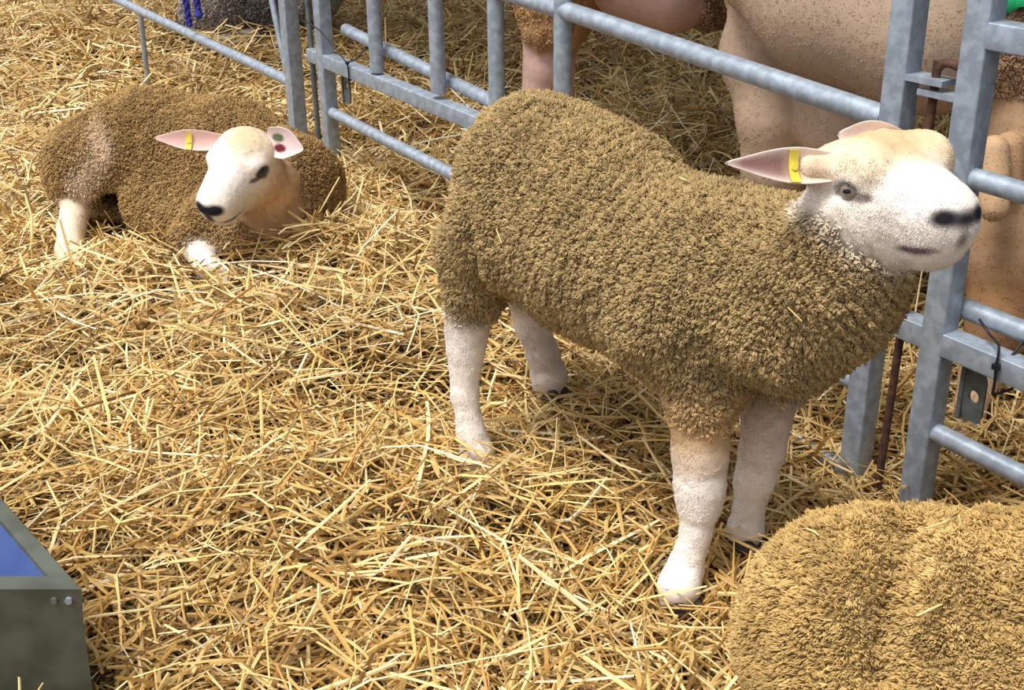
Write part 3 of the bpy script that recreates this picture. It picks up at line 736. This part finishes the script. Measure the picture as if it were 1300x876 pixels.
B.cone(P(1262, 190, 2.26), P(1262, 262, 2.22), .030, .030, lin(212, 176, 138), 0, .012)
B.cone(P(1282, 185, 2.30), P(1280, 240, 2.28), .030, .026, lin(205, 168, 128), 0, .010)
Tr, rax = add_head(B, P(905, -190, 3.05), (-.8, -.1, -.35), s=1.4)
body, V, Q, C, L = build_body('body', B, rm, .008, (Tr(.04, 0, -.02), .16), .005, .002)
build_fleece(V, Q, C, L, rm, 60000, .006, .0022, (-.1, -.1, -.3), .22, 1.15, cell=.012)
build_fleece(V, Q, C, L, rm, 60000, .0028, .0012, (.1, -.1, -1.), .06, 1.0, name='coat', cell=.012, pull=.0, skin=True, cvar=.35)
for y in (-1, 1): ear(rm, Tr(-.03, y * .06, .03), Tr(-.06, y * .19, .03), .03, rax[0], .36)
add_eyes(Tr, rax, rm, 1.4)

# --- far sheep whose foreleg and belly show above the standing sheep's back
bs = thing('sheep', (.45, 3.6, 0), 'sheep beyond the hurdle showing its pink belly, wrinkled flank and one thick foreleg', 'sheep')
B = Body(); FW = lin(178, 140, 98); PK = lin(214, 180, 168)
B.cone(P(790, -90, 3.65), P(900, -60, 3.65), .20, .215, lin(160, 128, 100), .8, .06)
B.cone(P(800, -25, 3.60), P(850, -18, 3.58), .12, .135, PK, 0, .02)
B.cone(P(905, -10, 3.58), P(900, -60, 3.6), .105, .16, lin(150, 120, 92), .9, .03)
B.cone(P(780, -100, 3.6), P(700, -90, 3.55), .18, .13, FW, .8, .05)
B.chain([P(698, -60, 3.52), P(696, 5, 3.46), P(694, 38, 3.43)], [.13, .098, .072], FW, .5, .01)
B.chain([P(692, 50, 3.46), P(690, 88, 3.45), P(680, 130, 3.44), P(678, 190, 3.44), G(676, 225, -.02)], [.066, .060, .045, .036, .04], PK, 0, .010)
B.chain([P(760, -60, 3.75), P(748, 10, 3.75), P(716, 60, 3.75), P(716, 120, 3.75), G(716, 190, 0)], [.09, .05, .04, .03, .035], [FW, FW, PK, PK], 0, .02)
B.chain([P(985, -60, 3.7), P(990, 60, 3.7), P(990, 130, 3.7), G(990, 200, 0)], [.16, .10, .045, .035], FW, 0, .04)
Tb, bax = add_head(B, P(620, -170, 3.5), (-.8, -.4, -.3), s=1.35)
def wb(V): return .006 * np.sin(V[:, 0] * 120 + V[:, 2] * 20 + 3 * noise(V, .08))
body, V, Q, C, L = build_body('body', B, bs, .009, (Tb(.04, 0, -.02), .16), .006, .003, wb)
build_fleece(V, Q, C, L, bs, 45000, .006, .0025, (-.1, -.1, -.3), .22, 1.2, cell=.013)
for y in (-1, 1): ear(bs, Tb(-.03, y * .06, .03), Tb(-.06, y * .19, .03), .03, bax[0], .36)
add_eyes(Tb, bax, bs, 1.35)

# --- grey sheep lying far off
gs = thing('sheep', (*G(310, 50)[:2], 0), 'grey sheep lying in the straw far beyond the hurdle with the blue rope', 'sheep')
B = Body(); GR = lin(150, 142, 138)
a = G(300, 8, .22); B.ell(a + [.10, .1, 0], [.30, .22, .22], I3, lin(110, 104, 102), 1, .05); B.ell(a + [-.12, -.10, -.02], [.16, .14, .17], I3, GR, .8, .05)
B.cone(a + [.10, -.2, -.14], a + [-.1, -.3, -.17], .06, .04, GR, 0, .03)
Tg, gax = add_head(B, a + [.62, -.08, .26], (.8, -.5, -.2), s=1.3, white=GR, cream=GR); B.cone(a + [.4, 0, .05], a + [.6, -.06, .22], .15, .09, GR, 1, .05)
body, V, Q, C, L = build_body('body', B, gs, .012, (Tg(.04, 0, -.02), .16), .007, .006)
build_fleece(V, Q, C, L, gs, 20000, .010, .005, (-.1, -.1, -.3), .22, 1.2, cell=.03)
for y in (-1, 1): ear(gs, Tg(-.03, y * .06, .03), Tg(-.06, y * .19, .03), .03, gax[0], .36)

# ------------------------------------------------------------------ trough, bottom left
zt = .22; c = G(103, 745, zt); b_ = G(-6, 622, zt)
e1 = nrm((b_ - c) * [1, 1, 0]); e2 = np.array([-1., 0.02, 0]); e2 = nrm(e2)          # right side runs away to the left, front runs left
tr = thing('feed_trough', (c[0] - .2, c[1] + .1, 0), 'grey steel feed trough with a blue inside, in the straw below the lying sheep', 'trough')
def quadstrip(mb, A, Bp): # closed loops
    n = len(A); mb.add(list(A) + list(Bp), [np.array([[i, (i + 1) % n, n + (i + 1) % n, n + i] for i in range(n)])])
L1, L2 = .62, .52
cor = lambda ins, z, dr=0.0: [c + (e1 * ins * 1.2 + e2 * ins * 1.2) + UP * (z - zt), c + e1 * (L2 - ins) + e2 * ins * 1.2 + UP * (z - zt), c + e1 * (L2 - ins) + e2 * (L1 - ins) + UP * (z - zt), c + e1 * ins * 1.2 + e2 * (L1 - ins) + UP * (z - zt)]
mb = MB(); o0, o1_, i1_, i0 = cor(0, zt - .004), cor(.003, zt), cor(.027, zt), cor(.029, zt - .006)
dn = cor(.004, zt - .065); dn2 = cor(.008, .0)
quadstrip(mb, o0, o1_); quadstrip(mb, o1_, i1_); quadstrip(mb, i1_, i0); quadstrip(mb, dn, o0); quadstrip(mb, dn2, dn)
mb.build('frame', M['trough_steel'], tr, smooth=False)
mb = MB(); a0, a1, a2, a3 = cor(.029, zt - .006), cor(.060, zt - .05), cor(.105, zt - .13), cor(.12, zt - .14)
quadstrip(mb, a1, a0); quadstrip(mb, a2, a1); quadstrip(mb, a3, a2); mb.add(a3, [np.array([[0, 1, 2, 3]])])
mb.build('tray', M['blue_paint'], tr, smooth=False)
fn = nrm(np.cross(e2, UP)); fn = fn if fn[1] < 0 else -fn
for dx, rr in ((.020, .005), (.040, .0045)):
    mb = MB(); q = c + e2 * dx + UP * (-.022); mb.tube([q - fn * .004, q + fn * .0035], rr, 14); mb.build('rivet', M['galv'] if dx < .03 else M['steel_dark'], tr)
mb = MB()
for k in range(14):
    q = G(28 + 14 * rng.random(), 706 + 10 * rng.random(), zt - .095) + UP * 0.0; s_ = .002 + .003 * rng.random()
    mb.box(q, np.array([s_, s_ * .4, 0]), np.array([-s_ * .3, s_ * .7, 0]), UP * s_ * .4)
# (crumbs of feed lie on the tray)
o = mb.build('feed_crumbs', M['crumb'], loc=G(35, 710, zt - .1), smooth=False); tag(o, 'pale crumbs of feed stuck in the blue trough', 'feed', None, 'stuff')

# green plastic sheet at the top right edge
ra_, rb_ = P(1340, 20, 2.50), P(1190, 0, 2.70); axd = nrm(rb_ - ra_); toc = nrm(np.cross(axd, UP)); toc = toc if toc[1] < 0 else -toc
mb = MB(); V = []; F = []; n = 24
for i in range(n + 1):
    for j in range(17):
        u, v = i / n, j / 16; tt = -.7 + 1.12 * u; an_ = math.radians(6 + 100 * v + 3 * math.sin(u * 17) + 6 * (1 - v) * u)
        V.append(ra_ + (rb_ - ra_) * tt + (.252 + .006 * math.sin(u * 31 + v * 9)) * (toc * math.cos(an_) + np.cross(toc, axd) * (1 if np.cross(toc, axd)[2] > 0 else -1) * math.sin(an_)))
q0 = V[0]
for i in range(n):
    for j in range(16): F.append([i * 17 + j, (i + 1) * 17 + j, (i + 1) * 17 + j + 1, i * 17 + j + 1])
mb.add(V, [np.array(F)]); o = mb.build('plastic_sheet', M['green_plastic'], loc=q0)
so = o.modifiers.new('thickness', 'SOLIDIFY'); so.thickness = .004
tag(o, 'green plastic sheet lying over the back of the big tan ram', 'plastic sheet')

# ------------------------------------------------------------------ straw
def straw(n, xy, length, width, lift, tilt, pal=None, z=None, seg=4, keep=True, az=None, bright=1.0):
    n = len(xy); x, y = xy[:, 0], xy[:, 1]
    a = rng.random(n) * 2 * math.pi if az is None else az; el = rng.normal(size=n) * tilt
    l = length * np.exp(rng.normal(size=n) * .45); l = np.clip(l, length * .3, length * 3); w = width * (.55 + .8 * rng.random(n) ** 1.5)
    d = np.stack([np.cos(a) * np.cos(el), np.sin(a) * np.cos(el), np.sin(el)], 1)
    zz = (hgt(x, y) if z is None else z) + lift * rng.random(n) ** .8
    c = np.stack([x, y, zz], 1); kink = rng.normal(size=(n, 3)) * .16 * [1, 1, .6]; kink[rng.random(n) < .3] *= 2.6
    k0 = .25 + .5 * rng.random(n)
    t = np.linspace(0, 1, seg + 1); P_ = []
    for tt in t:
        dev = np.where(tt < k0, tt / k0, (1 - tt) / (1 - k0))
        P_.append(c + d * (l * (tt - .5))[:, None] + kink * (l * dev)[:, None] * .55)
    P_ = np.stack(P_, 1)                                  # n, seg+1, 3
    gz = hgt(P_[..., 0].ravel(), P_[..., 1].ravel()).reshape(n, -1) if z is None else None
    if gz is not None: P_[..., 2] = np.maximum(P_[..., 2], gz - .035)
    if keep:
        pts = P_.reshape(-1, 3).astype(np.float32); bad = np.zeros(len(pts), bool)
        for B_ in SDFS:
            lo = np.min([B_.bbox(q)[0] for q in B_.pr if not q[8]], 0) - .02; hi = np.max([B_.bbox(q)[1] for q in B_.pr if not q[8]], 0) + .02
            i = np.nonzero(((pts > lo) & (pts < hi)).all(1))[0]
            if len(i): bad[i] |= B_.field(pts[i]) < .004
        ok = ~bad.reshape(n, -1).any(1)
        tq = P_ - c_tr; E_ = np.linalg.inv(np.array([[e1[0], e2[0]], [e1[1], e2[1]]])); u_ = tq[..., 0] * E_[0, 0] + tq[..., 1] * E_[0, 1]; v_ = tq[..., 0] * E_[1, 0] + tq[..., 1] * E_[1, 1]
        ok &= ~((u_ > -.01) & (u_ < L2 + .02) & (v_ > -.01) & (v_ < L1) & (P_[..., 2] < zt + .05)).any(1)
        P_, d, w, n = P_[ok], d[ok], w[ok], int(ok.sum())
    sd_ = np.cross(d, rng.normal(size=(n, 3)) * .5 + UP); sd_ /= np.linalg.norm(sd_, axis=1)[:, None]; up_ = np.cross(sd_, d)
    V = []
    for i in range(seg + 1):
        ww = (w * (1 if 0 < i < seg else .75))[:, None]
        V += [P_[:, i] + sd_ * ww, P_[:, i] + up_ * ww * .75, P_[:, i] - sd_ * ww]
    V = np.stack(V, 1).reshape(-1, 3); k = 3 * (seg + 1); f = []
    for i in range(seg):
        for j in range(3): f.append([3 * i + j, 3 * i + (j + 1) % 3, 3 * i + 3 + (j + 1) % 3, 3 * i + 3 + j])
    F = (np.arange(n)[:, None, None] * k + np.array(f)[None]).reshape(-1, 4)
    pal_ = np.array(pal if pal is not None else [lin(208, 176, 112), lin(226, 200, 140), lin(188, 150, 86), lin(240, 222, 174), lin(156, 120, 66), lin(218, 188, 126), lin(122, 92, 52)])
    pw = np.array([.24, .22, .17, .11, .10, .12, .04])[:len(pal_)]; pw /= pw.sum()
    c_ = pal_[rng.choice(len(pal_), n, p=pw)] * (bright * (.85 + .3 * rng.random((n, 1))))
    nz_ = noise(P_[:, 2] * [1, 1, 0], .45, 9)[:, None]; c_ = c_ * (1 + .14 * nz_) * (1 + np.array([.0, .04, .12]) * nz_)
    ol = np.clip((2.9 - P_[:, 2, 1]) / 1.3 + .5 * nz_[:, 0], 0, 1)[:, None]; c_ = c_ * (1 - np.array([.05, .11, .24]) * ol)      # older, browner straw nearer the trough
    c_ = np.repeat(c_[:, None], seg + 1, 1) * (1 + .06 * rng.normal(size=(n, seg + 1, 1)))
    return V, F, np.clip(np.repeat(c_[:, :, None], 3, 2).reshape(-1, 3), 0, 1)
c_tr = c
def scatter(n, y0, y1, m=.25, power=1.0):
    y = y0 + (y1 - y0) * rng.random(int(n)) ** power
    x = (rng.random(int(n)) * 2 - 1) * (.47 * y + m); return np.stack([x, y], 1)
def field(n, y0, y1):
    # uniform per area
    y = np.sqrt(rng.random(int(n)) * ((.47 * y1 + .25) ** 2 - (.47 * y0 + .25) ** 2) + (.47 * y0 + .25) ** 2); y = (y - .25) / .47
    return np.stack([(rng.random(int(n)) * 2 - 1) * (.47 * y + .25), y], 1)
chunks = []
DK = .62
chunks.append(straw(0, field(22000, .8, 2.6), .09, .0023, .020, .16, bright=.42))  # bottom layer coloured darker, painting shade into the gaps between stalks
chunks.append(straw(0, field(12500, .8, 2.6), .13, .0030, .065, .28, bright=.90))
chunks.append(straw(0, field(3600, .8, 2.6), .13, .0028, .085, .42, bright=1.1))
chunks.append(straw(0, field(28000, 2.6, 4.6), .10, .0027, .030, .2, bright=.52))  # same darkened bottom layer farther off, shade put into its colour
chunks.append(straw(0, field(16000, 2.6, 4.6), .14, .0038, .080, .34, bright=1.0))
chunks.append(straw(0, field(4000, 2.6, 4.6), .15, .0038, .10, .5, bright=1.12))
chunks.append(straw(0, field(42000, 4.6, 9.5), .17, .005, .09, .38))
chunks.append(straw(0, field(1500, .8, 5.), .20, .0032, .085, .36, pal=[lin(245, 230, 190), lin(236, 212, 160), lin(248, 238, 210)]))
for fx, fy in ((607, 580), (860, 748), (945, 690), (697, 494), (92, 335), (268, 348)):
    q = G(fx, fy, -.01); chunks.append(straw(0, q[:2] + rng.normal(size=(160, 2)) * [.06, .035] + [0, -.035], .09, .0022, .05, .35))
# drifts heaped against the lying sheep and along the hurdles
def heap(px, py, sx, sy, n, lift, l=.10, w=.0021):
    q = G(px, py); xy = q[:2] + rng.normal(size=(n, 2)) * [sx, sy]; return straw(0, xy, l, w, lift, .38)
chunks += [heap(375, 330, .17, .07, 1800, .13, .12, .003), heap(190, 335, .10, .04, 700, .07, .1, .003), heap(40, 320, .08, .15, 500, .06, .12, .003), heap(460, 275, .15, .12, 900, .09, .13, .003)]
q = np.array([fp(t, 0)[:2] for t in rng.random(2600) * 2.6]) + rng.normal(size=(2600, 2)) * .08; chunks.append(straw(0, q[:1500], .12, .003, .06, .4))
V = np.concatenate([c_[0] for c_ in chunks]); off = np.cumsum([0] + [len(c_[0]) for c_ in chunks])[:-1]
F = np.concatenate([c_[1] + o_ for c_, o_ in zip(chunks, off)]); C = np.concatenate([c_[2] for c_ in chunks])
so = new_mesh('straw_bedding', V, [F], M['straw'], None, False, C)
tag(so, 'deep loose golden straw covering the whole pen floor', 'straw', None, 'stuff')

# single stalks caught in the fleeces
def stalk(pts, w, label, lift=.0):
    ps = [np.asarray(p) + [0, 0, lift] for p in pts]; mb = MB(); mb.tube(ps, [w * .8] + [w] * (len(ps) - 2) + [w * .7], 6)
    o = new_mesh('straw_stalk', np.concatenate(mb.v), [x for x in mb.f if x.shape[1] == 4], M['straw'], None, True, np.tile(lin(232, 205, 140), (sum(len(v) for v in mb.v), 1)), loc=ps[0])
    tag(o, label, 'straw stalk'); return o
SB, LB, FB = SDFS[0], SDFS[1], SDFS[2]
def on_body(B_, pix, w, label):
    pts = [hit(x, y, B_) + nrm(CAM - hit(x, y, B_)) * .008 for x, y in pix]; stalk(pts, w, label)
on_body(FB, [(1174, 671), (1197, 664), (1216, 653), (1221, 661)], .0016, 'long bent straw stalk lying on the golden sheep\'s back')
on_body(FB, [(1164, 782), (1180, 774), (1196, 767)], .0014, 'straight straw stalk low on the golden sheep\'s flank')
on_body(FB, [(1024, 671), (1034, 675), (1040, 680)], .0014, 'short pale straw stalk near the edge of the golden sheep\'s back')
on_body(SB, [(840, 178), (846, 181), (852, 186)], .0016, 'pale straw stalk on the upper back of the standing sheep')
on_body(SB, [(862, 225), (867, 227), (872, 229)], .0015, 'tiny pale straw stalk on the standing sheep\'s ribs')
on_body(SB, [(1000, 390), (1010, 400), (1018, 408)], .0013, 'thin straw stalk stuck in the standing sheep\'s shoulder wool')
on_body(SB, [(630, 290), (632, 296), (637, 309)], .0013, 'thin straw stalk stuck on the standing sheep\'s haunch')
